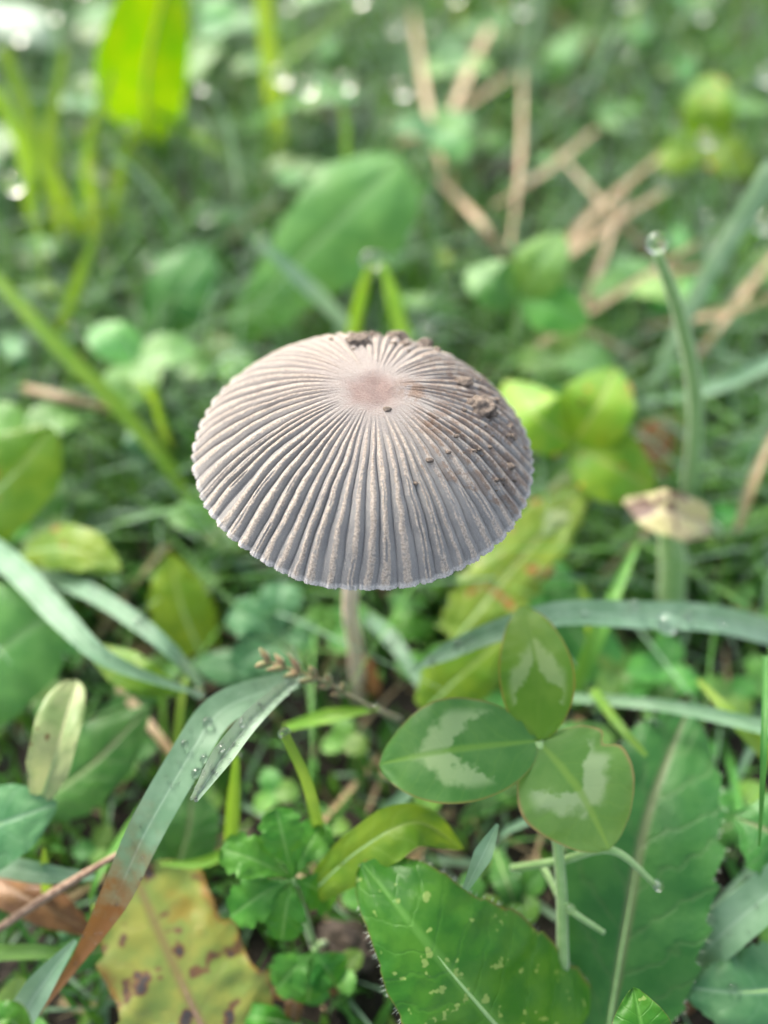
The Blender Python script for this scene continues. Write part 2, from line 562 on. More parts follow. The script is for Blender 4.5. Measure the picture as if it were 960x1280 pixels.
V, ATT = [], {'ridge': [], 'rad': [], 'dirt': [], 'warm': []}
NA = NF * SA
DIRTC = [(0.42, 0.38), (0.52, 0.30), (0.58, 0.14), (0.70, 0.30), (0.62, -0.10), (0.50, -0.22), (0.74, -0.02), (0.80, 0.20), (0.80, -0.25), (0.86, 0.02),
         (0.30, 0.62), (0.05, 0.74), (-0.05, 0.70), (0.33, -0.20), (0.24, 0.02)]
for ir in range(NR):
    q = ir / (NR - 1)
    q = 0.002 + 0.998 * q
    for ia in range(NA):
        f, sa = divmod(ia, SA)
        sph = sa / SA
        fw = edges[f + 1] - edges[f]
        th0 = edges[f] + fw * sph
        fall = math.sin(math.pi * sph) ** .5
        wob = 0.22 * fw * noise.noise(Vector((math.cos(th0) * 6, math.sin(th0) * 6, q * 4.5))) * ss(0.12, 0.45, q) \
            + 0.05 * fw * noise.noise(Vector((math.cos(th0) * 9, math.sin(th0) * 9, q * 13))) * ss(0.2, 0.5, q) \
            + 0.07 * fw * fall * noise.noise(Vector((f * 1.7, q * 17, 2)))
        th = th0 + wob
        sk = skew[f] + 0.08 * noise.noise(Vector((f * 2.3, q * 6, 7)))
        x_ = (sk - sph) / sk if sph < sk else (sph - sk) / (1 - sk)      # 0 on the crest, 1 in the valleys
        roof = 1 - x_ ** sharp[f]
        roof -= 0.55 * math.exp(-((1 - x_) / 0.11) ** 2)                  # sharp creases between the pleats
        xc = sph - sk
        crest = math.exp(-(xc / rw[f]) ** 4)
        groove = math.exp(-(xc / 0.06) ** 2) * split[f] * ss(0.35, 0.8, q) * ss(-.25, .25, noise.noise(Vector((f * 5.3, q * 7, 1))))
        k = ss(start[f], start[f] + 0.22, q)
        rough = noise.noise(Vector((f * 3.1, q * 55, sph * 7)))
        rd = roof - 0.34 * groove + 0.07 * rough + 0.10 * crest
        a_ = (0.12 + 0.20 * ss(0.2, 0.75, q)) * amp[f] * k
        if q > 0.86:
            a_ *= 1.0 - 0.5 * (q - 0.86) / 0.14
        fine = noise.noise(Vector((math.cos(th) * 70, math.sin(th) * 70, 3)))
        fine2 = noise.noise(Vector((math.cos(th) * 190, math.sin(th) * 190, 5)))
        rr = q * R * (1 + ss(0.95, 1, q) * (0.005 * roof + 0.007 * fine + 0.010 * fine2)
                      + ss(0.6, 1, q) * 0.016 * noise.noise(Vector((math.cos(th) * 2, math.sin(th) * 2, 8))))
        z = zprof(q)
        z += -0.22 * math.exp(-(q / 0.10) ** 2) + 0.16 * noise.noise(Vector((q * 9 * math.cos(th), q * 9 * math.sin(th), 2))) * ss(.3, .1, q)
        z += 0.30 * noise.noise(Vector((q * 2.2 * math.cos(th), q * 2.2 * math.sin(th), 5)))
        sl = math.atan(H / R * (0.86 * 2.2 * q ** 1.2 + 0.84 * q ** 5))
        dn = a_ * (rd - 0.45)
        cx, cy = 0.55 * (1 - q) ** 1, 0.15 * (1 - q)
        lx = (rr + dn * math.sin(sl)) * math.cos(th) + cx
        ly = (rr + dn * math.sin(sl)) * math.sin(th) + cy
        lz = z + dn * math.cos(sl)
        V.append(tilt @ Vector((lx, ly, lz)) + RIMC)
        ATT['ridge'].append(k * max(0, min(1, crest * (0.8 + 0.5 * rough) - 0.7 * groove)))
        ATT['rad'].append(q if q < 0.97 else q + 0.006 * fine2 + 0.004 * fine)
        dv = 0.0
        ux, uy = q * math.cos(th), q * math.sin(th)
        for (dx, dy) in DIRTC:
            dv = max(dv, math.exp(-((ux - dx) ** 2 + (uy - dy) ** 2) / 0.010))
        if 0.25 < ux < 0.95 and -0.5 < uy < 0.55:
            dv = max(dv, 0.45 * ss(.25, .45, ux) + 0.45 * crest)
        ATT['dirt'].append(dv)
        ATT['warm'].append(ss(0.70, 0.18, q) * 0.60 + 0.5 * ss(-0.15, 0.65, uy - 0.55 * ux))  # warm centre, plus sunlight's warm tone painted on the back-left side
F = []
for ir in range(NR - 1):
    for ia in range(NA):
        a = ir * NA + ia
        b = ir * NA + (ia + 1) % NA
        F.append((a, a + NA, b + NA, b))
F.append(tuple(range(NA)))
SB = P(449, 866, 0.0)
mush = thing('mushroom', (SB.x, SB.y, -0.5), 'pleated grey-beige mushroom with round cap on slender tan stem', 'mushroom')
CAPV, CAPF = V, F
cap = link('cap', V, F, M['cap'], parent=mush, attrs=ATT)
cap['label'] = 'parasol cap with radial pleats and a pinkish central disc'
# underside and gills
V, F = [], []
U = []
for ir in range(26):
    q = 0.07 + 0.925 * ir / 25
    for ia in range(NF * 4):
        f, sa = divmod(ia, 4)
        th = edges[f] + (edges[f + 1] - edges[f]) * sa / 4
        z = zprof(q) - 0.75 + 0.55 * q ** 6
        z -= (1.6 if sa == 2 else 0.0) * math.sin(math.pi * min(1, q * 1.02)) ** .6
        V.append(tilt @ Vector((q * R * .982 * math.cos(th) + .55 * (1 - q), q * R * .982 * math.sin(th), z)) + RIMC)
na = NF * 4
for ir in range(25):
    for ia in range(na):
        a = ir * na + ia
        b = ir * na + (ia + 1) % na
        F.append((a, b, b + na, a + na))
gl = link('gills', V, F, M['gill'], parent=mush, smooth=False)
top = tilt @ Vector((0.55, 0.0, H - 0.9)) + RIMC
V, F, UV = tube([Vector((SB.x, SB.y, -0.8)), P(449, 862, 2.5), P(443, 800, 15), P(438, 745, 26), top + Vector((-.5, 0, -9)), top],
                [1.25, 1.05, 0.93, 0.88, 0.85, 0.95], n=40, seg=20)
link('stem', V, F, M['stem'], parent=mush, uvs=UV)

bvh_cap = BVHTree.FromPolygons([tuple(v) for v in CAPV], CAPF)


def ray(px, py, bv):
    d = (FWD + RGT * ((px - 480) / FPX) + UPV * ((640 - py) / FPX)).normalized()
    return bv.ray_cast(CAM, d)


# dirt crumbs lying on the cap
crumbs = [(450, 427, 11, 'dark flat dirt crumb at the back edge of the mushroom cap'),
          (466, 421, 7, None), (497, 421, 9, 'rough brown dirt lump on the back crown of the cap'),
          (488, 415, 5, None), (505, 430, 5, None), (530, 431, 8, 'small brown dirt lump close beside the back lump on the cap'),
          (545, 438, 5, None), (579, 478, 8, 'small grey dirt pellet above the largest crumb on the cap'),
          (600, 508, 15, 'largest grey dirt pellet on the shaded flank of the cap'), (612, 517, 7, None),
          (588, 503, 6, None), (636, 533, 5, None), (637, 583, 5, None), (537, 575, 4, None), (520, 604, 3, None), (560, 565, 3, None),
          (484, 512, 4, None), (640, 545, 3, None), (570, 545, 3, None), (655, 560, 3, None), (415, 424, 3, None), (620, 500, 4, None)]
rq = random.Random(8)
for (a, b, sp_) in [(600, 510, 26), (480, 424, 30), (580, 478, 22), (640, 545, 22), (600, 560, 26), (640, 600, 18), (505, 435, 24)]:
    for _ in range(6):
        crumbs.append((a + rq.gauss(0, sp_ * .7), b + rq.gauss(0, sp_ * .35), rq.uniform(1.4, 3.2), None))
for i, (px, py, r, lab) in enumerate(crumbs):
    h, nn, idx, dist = ray(px, py, bvh_cap)
    if h is None:
        continue
    rr = r * depth(h) / FPX
    if nn.z < 0:
        nn = -nn
    V, F = ico(h + nn * rr * 0.1, rr * 1.15, 4 if r > 6 else 2, (1.2, 0.9, 0.55), 0.38, i * 3.7)
    o = link('dirt_crumb', V, F, M['crumb'], origin=h)
    tag(o, lab or 'tiny brown speck of dirt stuck to the mushroom cap', 'dirt', 'dirt on the mushroom cap')

def marks(lst):
    return [(nm, P(a, b, 8)) for nm, a, b in lst]


LM_BACK = marks([('the backlit leaf', 180, 150), ('the tall upright blade', 345, 150), ('the long broad leaf', 400, 300), ('the long diagonal blade', 110, 470),
                 ('the hairy stalk', 862, 560), ('the wide pale blade', 890, 350), ('the yellowing clover', 740, 540), ('the round-leaved clover', 650, 380),
                 ('the bleached straws', 760, 290), ('the yellow-green clover', 884, 180), ('the dark soil clod', 410, 110), ('the dark soil lump', 640, 205),
                 ('the upright grass tuft', 80, 250), ('the dull green leaf', 220, 360), ('the bare edge of the turf', 700, 40), ('the crown of the cap', 480, 390),
                 ('the thin slanting blade', 440, 20), ('the corner of the turf', 930, 40)])
LM_FRONT = marks([('the mushroom stem', 445, 860), ('the bright lobed leaf', 350, 1090), ('the rotting yellow leaf', 215, 1190), ('the dark toothed leaf', 800, 1080),
                  ('the glossy blistered leaf', 560, 1190), ('the chevron clover', 640, 960), ('the arching dewy blade', 760, 790), ('the withering blade', 220, 960),
                  ('the broad dull leaf', 30, 800), ('the silvery leaf', 20, 1020), ('the cream withered leaf', 830, 660), ('the rounded yellow-green leaf', 40, 580),
                  ('the blurred lobed leaf', 345, 790), ('the dead brown leaf', 60, 1130)])


def near(lst, x, y):
    q = sorted(lst, key=lambda q: (q[1].x - x) ** 2 + (q[1].y - y) ** 2)
    return q[0][0] + ' and ' + q[1][0]


# ------------------------------------------------------------------ hero plants
hero = []          # (verts, faces) used to lay dew on
tips = []          # (point, radius px) dew hanging on tips


def keep(V, F):
    hero.append((V, F))


def mmw(p, px):
    return px * depth(p) / FPX


def wfun(pts, ws, half=True):
    ts = np.linspace(0, 1, len(ws))
    dd = [depth(p) for p in pts]
    td = np.linspace(0, 1, len(dd))

    def f(tt):
        # smooth interpolation between given widths
        k = lerpt(ts, ws, tt) * (0.5 if half else 1.0)
        return max(0.02, k * lerpt(td, dd, tt) / FPX)
    return f


def beads(parent, V, F, nb, rmin, rmax, seed):
    """tiny dew beads sitting on a blade"""
    rg = random.Random(seed)
    VV, FF = [], []
    for _ in range(nb):
        f = F[rg.randrange(len(F))]
        a, b, c, d = [V[k] for k in f]
        s_, t_ = rg.random(), rg.random()
        p = a.lerp(b, s_).lerp(d.lerp(c, s_), t_)
        nn = (b - a).cross(d - a)
        if nn.length < 1e-9:
            continue
        nn.normalize()
        if nn.dot(CAM - p) < 0:
            nn = -nn
        r = rmin + (rmax - rmin) * rg.random() ** 3
        v, fc = ico(p + nn * r * .4, r, 1)
        o = len(VV)
        VV += v
        FF += [tuple(k + o for k in q) for q in fc]
    ob = link('dew_beads', VV, FF, M['dew'], parent=parent)
    ob['kind'] = 'stuff'


def blade(label, pts, ws, mat, fold=0.3, drop=0, nu=22, twist=0.0, N=None, group=None, bead=0, name='grass_leaf', cat='grass blade', ruffle=0.0):
    W = [P(*p) for p in pts]
    f = wfun(W, ws)
    V, Fc, UV = ribbon(W, f, f, N, nu, 5, fold, 0.0, ruffle, None, W[0].x, twist)
    o = link(name, V, Fc, M[mat], uvs=UV, origin=W[0])
    tag(o, label, cat, group)
    keep(V, Fc)
    if drop:
        tips.append((W[-1], drop, label))
    if bead:
        beads(o, V, Fc, bead, 0.05, 0.22, len(hero))
    return o


def stalk(label, pts, ws, mat, drop=0, name='grass_stalk', cat='stalk', group=None, hairs=0):
    W = [P(*p) for p in pts]
    rad = [ws[i] * 0.5 * depth(W[min(len(W) - 1, round(i * (len(W) - 1) / (len(ws) - 1)))]) / FPX for i in range(len(ws))]
    V, Fc, UV = tube(W, rad, 28, 10)
    o = link(name, V, Fc, M[mat], uvs=UV, origin=W[0])
    tag(o, label, cat, group)
    keep(V, [q for q in Fc if len(q) == 4])
    if hairs:
        rg = random.Random(5)
        sp = spline(W, 60)
        HV, HF = [], []
        for _ in range(hairs):
            i = rg.randrange(1, 59)
            T = (sp[i + 1] - sp[i - 1]).normalized()
            d = Vector((rg.gauss(0, 1), rg.gauss(0, 1), rg.gauss(0, 1)))
            d = (d - T * d.dot(T)).normalized()
            r = lerpt(np.linspace(0, 1, len(rad)), rad, i / 59)
            p = sp[i] + d * r * .9
            e = p + d * rg.uniform(.35, .8) + T * rg.uniform(-.2, .3)
            sd_ = T * 0.022
            k = len(HV)
            HV += [p - sd_, p + sd_, e]
            HF.append((k, k + 1, k + 2))
        hb = link('hairs', HV, HF, M['hair'], parent=o)
        hb['kind'] = 'stuff'
    if drop:
        tips.append((W[-1], drop, label))
    return o


def leaf(label, pts, wl, wr, mat, fold=0.15, camber=0.25, ruffle=0.5, teeth=0.0, nteeth=9, name='broad_leaf', cat='leaf', nu=44, nv=13,
         N=None, midrib=True, group=None, hairs=0, petiole=None, round_tip=0.0):
    W = [P(*p) for p in pts]
    fl, fr = wfun(W, wl, False), wfun(W, wr, False)
    if round_tip:
        def rt(f):
            return lambda t_: f(t_) * (1 if t_ < 1 - round_tip else max(0.03, math.sqrt(max(0, 1 - ((t_ - 1 + round_tip) / round_tip) ** 2))))
        fl, fr = rt(fl), rt(fr)
    tf = None
    sd_ = len(hero) * 1.37
    if teeth:
        def tf(t_, v):
            q = (t_ * nteeth + (0.37 if v > 0 else 0) + 0.25 * noise.noise(Vector((t_ * 5, v, sd_)))) % 1.0
            return teeth * (q ** 1.5 - 0.45) + 0.6 * teeth * noise.noise(Vector((t_ * 9, v * 3, sd_)))
    V, Fc, UV = ribbon(W, fl, fr, N, nu, nv, fold, camber, ruffle, tf, sd_)
    o = thing(name, W[0], label, cat, group)
    link('leaf_blade', V, Fc, M[mat], parent=o, uvs=UV)
    keep(V, Fc)
    if midrib:
        mid = [V[i * nv + nv // 2] for i in range(0, nu, 3)]
        r0 = max(0.16, fl(0.3) * 0.045)
        mv, mf, mu = tube([q - Vector((0, 0, r0 * .55)) for q in mid], [r0, r0 * .8, r0 * .45, r0 * .15], nu, 7)
        link('midrib', mv, mf, M['petiole'] if mat not in ('rotting', 'dead', 'withered') else M['twig'], parent=o)
    if petiole:
        g0 = P(*petiole) if len(petiole) == 3 else None
        mv, mf, mu = tube([g0, (g0 + W[0]) / 2 + Vector((0, 0, 1.5)), W[0]], [0.6, 0.5, 0.4], 10, 7)
        link('petiole', mv, mf, M['petiole'], parent=o)
    if hairs:
        rg = random.Random(9)
        HV, HF = [], []
        for _ in range(hairs):
            i = rg.randrange(1, nu - 1)
            j = rg.choice((0, nv - 1))
            p = V[i * nv + j].lerp(V[(i + 1) * nv + j], rg.random())
            d = (V[i * nv + j] - V[i * nv + nv // 2]).normalized()
            d = (d + Vector((rg.gauss(0, .3), rg.gauss(0, .3), rg.gauss(0, .4)))).normalized()
            T = (V[(i + 1) * nv + j] - V[(i - 1) * nv + j]).normalized()
            k = len(HV)
            HV += [p - T * .025, p + T * .025, p + d * rg.uniform(.3, .7)]
            HF.append((k, k + 1, k + 2))
        hb = link('hairs', HV, HF, M['hair'], parent=o)
        hb['kind'] = 'stuff'
    return o


def leaflet_w(wmm, notch=0.0):
    """obovate clover leaflet"""
    def f(tt):
        x = min(1.0, max(0.0, tt))
        return max(0.03, wmm * (math.sin(math.pi * x ** 0.86) ** 0.62) if 0 < x < 1 else 0.03)
    return f


def clover(label, junction, lobes, mat, root, mats=None, group=None, pet=0.42, fold=0.22, bite=False):
    J = P(*junction)
    o = thing('clover', P(*root), label, 'clover', group)
    for k, (tp, mid, hw) in enumerate(lobes):
        A = J
        W = [A, P(*mid), P(*tp)]
        f = leaflet_w(mmw(W[1], hw))
        if k == len(lobes) - 1 and bite:
            f0 = f
            fl = lambda t_, f0=f0: f0(t_) * (1 - 0.22 * math.exp(-((t_ - 0.36) / 0.05) ** 2))
        else:
            fl = f
        V, Fc, UV = ribbon(W, fl, f, None, 40, 13, fold, 0.22, 0.35, None, k * 2.1 + J.x)
        link('leaflet', V, Fc, M[mats[k] if mats else mat], parent=o, uvs=UV)
        keep(V, Fc)
    Rt = P(*root)
    V, Fc, UV = tube([Rt, Rt.lerp(J, .5) + Vector((0.6, 0, 1)), J], [pet * 1.2, pet, pet * .9], 16, 8)
    link('petiole', V, Fc, M['petiole'], parent=o)
    return o


# --- clovers one can single out
clover('clover with pale chevron marks on three leaflets, below the mushroom', (673, 926, 31),
       [((654, 757, 33), (670, 835, 34), 47), ((474, 955, 29), (560, 938, 32.5), 66), ((762, 1062, 26), (722, 985, 30), 78)],
       'clover', (704, 1215, 14), mats=['clover_backlit', 'clover', 'clover_pale'], pet=0.5, bite=True)
clover('blurred green clover of three round leaflets behind the cap, next to the straws', (650, 372, 23),
       [((585, 335, 25), (618, 352, 26), 34), ((702, 292, 27), (676, 330, 27), 34), ((738, 402, 21), (695, 385, 23), 34)],
       'clover_bg', (635, 470, 2))
clover('yellowing clover with orange blotches close beside the cap rim', (716, 556, 20),
       [((770, 460, 24), (748, 505, 25), 46), ((632, 476, 22), (670, 520, 24), 40), ((818, 612, 17), (770, 585, 20), 48)],
       'clover_yel', (720, 650, 1), pet=0.35)
clover('yellow-green clover in the turf behind the dew-tipped stalk', (884, 178, 16),
       [((890, 92, 22), (887, 135, 21), 34), ((820, 200, 14), (850, 190, 17), 28), ((945, 210, 13), (915, 195, 16), 28)],
       'clover_yel', (884, 240, 1), pet=0.35)

# --- broad leaves
leaf('glossy green blistered leaf with wavy margin below the chevron clover',
     [(680, 1350, 12), (600, 1258, 20), (528, 1172, 24), (452, 1078, 24)],
     [75, 92, 88, 76, 46, 30], [130, 128, 118, 92, 70, 40], 'dandelion', fold=0.10, camber=0.3, ruffle=1.1, teeth=0.05, nteeth=6,
     round_tip=0.16, hairs=120, nu=70, nv=19)
leaf('large dark hairy-edged toothed leaf with reddish midrib behind the chevron clover',
     [(755, 1320, 8), (782, 1160, 14), (812, 1010, 17), (862, 880, 17)],
     [40, 66, 92, 88, 60, 20], [40, 88, 96, 96, 70, 20], 'dandelion2', fold=0.28, camber=0.2, ruffle=0.8, teeth=0.12, nteeth=9,
     round_tip=0.15, hairs=150, nu=70, nv=17)
leaf('small bright green leaf tip between the two large toothed leaves', [(815, 1370, 20), (805, 1300, 25), (792, 1234, 26)], [44, 42, 36, 14],
     [44, 42, 36, 14], 'dandelion', round_tip=0.3, fold=.2)
leaf('curled yellow-green leaf arching over the glossy blistered leaf', [(385, 1120, 16), (450, 1062, 23), (520, 1028, 25), (580, 1062, 21)],
     [12, 24, 28, 20, 6], [14, 34, 38, 26, 6], 'yelgreen', fold=0.35, round_tip=.2)
leaf('rotting yellow leaf with dark spots and torn edges', [(300, 1380, 5), (232, 1240, 9), (165, 1088, 12)],
     [120, 118, 104, 80, 74, 56], [80, 88, 96, 84, 76, 66], 'rotting', fold=0.03, camber=0.1, ruffle=1.4, teeth=0.17, nteeth=4, round_tip=0.10,
     nu=70, nv=17)
leaf('blue-green leaf with pale midrib in the corner beside the toothed leaf', [(1000, 1235, 12), (920, 1240, 13), (846, 1232, 12)], [70, 60, 36, 8],
     [60, 52, 34, 8], 'bluegreen', ruffle=.8, teeth=.1)
leaf('rounded crinkled green leaf half hidden beside the yellow-tipped hanging blade', [(1010, 1060, 18), (965, 1040, 20), (915, 1020, 19)],
     [56, 60, 50, 14], [56, 60, 50, 14], 'dandelion2', round_tip=.4, teeth=.1, nteeth=6)
leaf('pale curled withering leaf with a brown scar', [(52, 998, 22), (72, 935, 26), (96, 850, 26)], [14, 30, 34, 26], [12, 24, 22, 18], 'palegreen',
     fold=0.6, round_tip=.25)
leaf('rounded yellow-green leaf beside the long diagonal blade', [(-60, 660, 14), (10, 600, 22), (66, 534, 25)], [50, 62, 56, 30], [46, 58, 52, 30],
     'yelgreen', round_tip=.35)
leaf('short yellow-green leaf with browned tip under the rounded leaf', [(30, 690, 16), (90, 686, 20), (152, 712, 20)], [20, 34, 30, 6], [18, 28, 26, 6],
     'yelgreen', round_tip=.15)
leaf('broad dull green leaf under the long dewy blade', [(-70, 880, 10), (0, 815, 16), (84, 752, 18)], [70, 90, 86, 30], [60, 76, 70, 30], 'broad_bg',
     round_tip=.25)
leaf('silvery blue-green leaf with dew film beside the browning blade', [(-70, 1060, 18), (0, 1030, 22), (72, 1004, 22)], [40, 52, 44, 16],
     [44, 56, 44, 16], 'bluegreen', round_tip=.3)
leaf('green toothed leaf under the cap beside the stem', [(250, 815, 8), (226, 755, 12), (212, 690, 15)], [24, 42, 36, 8], [26, 40, 34, 8], 'yelgreen',
     round_tip=.2, teeth=.2)
leaf('yellow-green leaf fold hanging off the dewy blade', [(120, 812, 20), (168, 842, 22), (226, 866, 20)], [10, 26, 22, 4], [12, 24, 22, 4], 'yelgreen')
leaf('broad bright backlit yellow-green leaf standing upright in the turf', [(185, 176, 8), (182, 100, 25), (200, 10, 38), (225, -70, 47)],
     [12, 56, 62, 54, 32, 12], [10, 46, 52, 44, 24, 8], 'backlit', fold=0.25, camber=.1, ruffle=.6, N=Vector((0.1, -1, 0.35)))
leaf('long broad green leaf leaning behind the mushroom cap', [(285, 425, 8), (350, 350, 18), (430, 270, 26), (502, 196, 29)],
     [14, 30, 56, 70, 56], [16, 46, 66, 80, 70], 'broad_bg', fold=0.15, round_tip=.3, teeth=.1, nteeth=6, ruffle=.8)
leaf('whitish dew-covered leaf lying beyond the upright tuft', [(-20, 5, 14), (30, 30, 18), (75, 60, 16)], [14, 26, 22, 6], [14, 26, 22, 6], 'grass_pale', round_tip=.2)
leaf('dull green leaf low in turf beside the long broad leaf', [(185, 425, 8), (222, 368, 14), (262, 306, 16)], [16, 40, 44, 26], [16, 40, 40, 22],
     'broad_bg', round_tip=.3)
leaf('yellowed leaf with rusty blotches under the cap rim', [(570, 800, 12), (640, 712, 15), (742, 590, 18)], [30, 48, 42, 16], [26, 44, 40, 16],
     'mottled', round_tip=.2, teeth=.2, ruffle=1.2)
leaf('pale dried leaf with rusty rim hanging below the yellowing clover', [(722, 590, 16), (698, 630, 17), (672, 672, 16)], [14, 26, 22, 6], [12, 24, 20, 6],
     'palegreen', round_tip=.2)
leaf('soft yellow-green leaf below the arching dewy blade', [(530, 890, 14), (575, 845, 17), (632, 795, 18)], [20, 44, 44, 16], [20, 40, 40, 16],
     'yelgreen', round_tip=.25)
leaf('withered cream leaf with dark blotches at the foot of the stalk', [(886, 652, 20), (835, 640, 23), (780, 624, 20)], [18, 36, 28, 3],
     [18, 28, 26, 3], 'withered', fold=.45, petiole=(900, 690, 2))
leaf('dead brown leaf lying beside the rotting yellow leaf', [(-40, 1080, 10), (45, 1128, 12), (118, 1168, 9)], [22, 28, 24, 4], [20, 26, 20, 4],
     'dead', fold=.3)
leaf('small russet dry leaf leaning on the mushroom stem', [(470, 870, 2), (460, 842, 7), (448, 808, 12)], [8, 14, 12, 3], [7, 12, 10, 3], 'dead',
     fold=.3, midrib=False)
leaf('fuzzy bright green leaf tip in the corner below the bluish blade', [(-40, 1330, 34), (5, 1275, 38), (38, 1300, 36)], [24, 26, 20, 6], [24, 30, 22, 6], 'dandelion')
leaf('purplish decaying leaf low in the turf behind the dew-tipped stalk', [(790, 600, 2), (815, 560, 5), (845, 520, 6)], [20, 34, 30, 6],
     [20, 34, 30, 6], 'dead')
leaf('dark green leaf under the crossing bluish blades', [(760, 840, 6), (700, 760, 9), (690, 690, 10)], [30, 50, 44, 10], [30, 46, 40, 10], 'broad_bg', round_tip=.3)
leaf('shaded green leaf below the silvery leaf', [(40, 1010, 8), (110, 960, 12), (190, 880, 14)], [26, 50, 46, 10], [26, 46, 40, 10], 'dandelion2',
     round_tip=.3)
leaf('deep green leaf in the gap between browning blade and lobed leaf', [(210, 1120, 4), (235, 1040, 8), (240, 980, 9)], [20, 40, 36, 10],
     [20, 40, 36, 10], 'dandelion2', round_tip=.3)


def palmate(label, centre, lobes, mat, root):
    C_ = P(*centre)
    o = thing('lobed_leaf', P(*root), label, 'leaf')
    for k, (tx, ty, tz, hw) in enumerate(lobes):
        T_ = P(tx, ty, tz)
        W = [C_, C_.lerp(T_, .5) + Vector((0, 0, 0.8)), T_]
        wmm = mmw(T_, hw)

        def f(t_, s=k):
            base = wmm * (0.12 + 1.0 * ss(0.05, 0.66, t_)) * math.sqrt(max(0.0004, 1 - max(0, (t_ - 0.62) / 0.38) ** 2.6))
            return base * (1 - 0.22 * math.exp(-((t_ - 0.70) / 0.035) ** 2) - 0.16 * math.exp(-((t_ - 0.86) / 0.03) ** 2))
        V, Fc, UV = ribbon(W, f, f, None, 40, 11, 0.28, 0.2, 0.5, None, k * 3.3)
        link('lobe', V, Fc, M[mat], parent=o, uvs=UV)
        keep(V, Fc)
    Rt = P(*root)
    V, Fc, UV = tube([Rt, Rt.lerp(C_, .5) + Vector((0, 0, 1.5)), C_], [.4, .36, .32], 12, 7)
    link('petiole', V, Fc, M['petiole'], parent=o)


palmate('bright green deeply lobed leaf above the rotting yellow leaf', (366, 1098, 19),
        [(345, 1010, 23, 26), (405, 1028, 19, 22), (276, 1060, 21, 25), (288, 1146, 16, 27), (352, 1176, 15, 25), (420, 1128, 15, 22)],
        'palmate', (400, 1210, 3))
palmate('blurred blue-green lobed leaf under the cap beside the stem', (350, 800, 10),
        [(352, 726, 13, 25), (288, 762, 12, 25), (294, 840, 9, 24), (348, 864, 8, 20), (398, 800, 10, 22)],
        'bluegreen', (372, 870, 1))
palmate('drooping green lobed leaf in the shade beside the soil clod', (392, 1190, 10),
        [(345, 1238, 8, 26), (385, 1255, 7, 26), (420, 1230, 8, 26)], 'palmate', (410, 1180, 2))

# --- blades and stalks one can single out
blade('arching blue-green blade passing behind the chevron clover, beaded with dew',
      [(1010, 806, 12), (900, 776, 22), (800, 770, 26), (700, 768, 29), (620, 790, 29), (560, 815, 27), (512, 840, 24)], [34, 36, 36, 32, 28, 22, 2], 'grass_blue',
      fold=0.25, bead=160, nu=40)
blade('broad bluish blade withering to a brown pointed tip', [(368, 850, 26), (325, 866, 30), (272, 892, 31), (232, 952, 31), (182, 1040, 29), (145, 1120, 25), (98, 1198, 18), (46, 1270, 10)],
      [22, 38, 44, 46, 46, 40, 16, 3], 'grass_brown', fold=0.18, bead=130, nu=44)
blade('narrow folded bluish blade lying on the withering blade, tipped with dew', [(372, 848, 31), (320, 896, 35), (278, 948, 37), (243, 1000, 36)], [14, 24, 28, 10], 'grass_pale',
      fold=0.8, bead=240)
blade('long dewy blade with frayed end leaning in beside the broad dull leaf', [(-40, 668, 14), (20, 712, 22), (80, 776, 25), (140, 828, 25), (255, 870, 21)], [30, 32, 30, 20, 4],
      'grass_blue', fold=0.35, bead=90, nu=30)
blade('shorter dewy blade crossing behind the long dewy blade', [(40, 712, 12), (110, 740, 19), (168, 776, 22), (215, 815, 22), (252, 858, 18)], [18, 22, 22, 18, 8], 'grass_blue', bead=70)
blade('long diagonal green blade running up to the cap from the side', [(290, 712, 4), (215, 592, 14), (150, 512, 20), (60, 420, 26), (-30, 320, 31)], [12, 16, 20, 20, 15],
      'grass_yel', fold=.4, nu=30)
blade('short yellow-green blade standing above the long diagonal blade', [(78, 415, 10), (100, 350, 20), (126, 278, 26)], [18, 18, 4], 'grass_yel')
blade('tall upright yellow-green blade beside the backlit leaf', [(350, 200, 4), (340, 100, 20), (326, -30, 36)], [16, 22, 22], 'grass_yel', nu=24)
blade('thin blade bent low behind the tall upright blade, drop on its tip', [(300, 165, 8), (360, 132, 20), (432, 108, 26)], [12, 14, 6], 'grass', drop=12)
blade('thin blade slanting past the tall upright blade', [(330, 92, 14), (390, 50, 26), (448, 2, 34)], [12, 14, 6], 'grass', drop=11)
blade('pale yellow tipped blade bending below the backlit leaf', [(280, 200, 8), (240, 168, 16), (188, 138, 20)], [14, 16, 6], 'grass_yel')
blade('straight blue-green blade behind the crown of the cap, drop on its tip', [(445, 420, 12), (392, 365, 22), (328, 305, 27)], [14, 22, 10], 'grass_blue', drop=10)
blade('pale blade rising just behind the crown, large drop on its tip', [(440, 425, 18), (452, 370, 27), (464, 330, 32)], [16, 16, 8], 'grass_yel', drop=13)
blade('bright green blade rising behind the crown beside the pale one', [(505, 425, 18), (490, 370, 25), (476, 325, 31)], [20, 18, 6], 'grass', drop=8)
stalk('upright hairy green stalk carrying a large round dew drop', [(862, 625, 8), (869, 505, 28), (851, 400, 41), (820, 312, 50)], [20, 20, 18, 12], 'petiole', drop=14, hairs=420)
blade('wide pale blade leaning behind the hairy stalk', [(800, 520, 4), (870, 372, 26), (970, 205, 46)], [10, 22, 30], 'grass_blue', nu=26)
blade('pale horizontal blade behind the foot of the hairy stalk', [(990, 440, 24), (890, 486, 16), (790, 505, 6)], [20, 16, 8], 'grass_blue')
blade('thin curved green blade with a drop on top, beside the lobed leaf', [(402, 1050, 16), (384, 980, 27), (356, 918, 33)], [15, 14, 12], 'grass', drop=8)
blade('short pale blade standing beside the thin curved blade', [(288, 1070, 10), (292, 1005, 19), (296, 944, 25)], [18, 18, 8], 'grass_yel', drop=6)
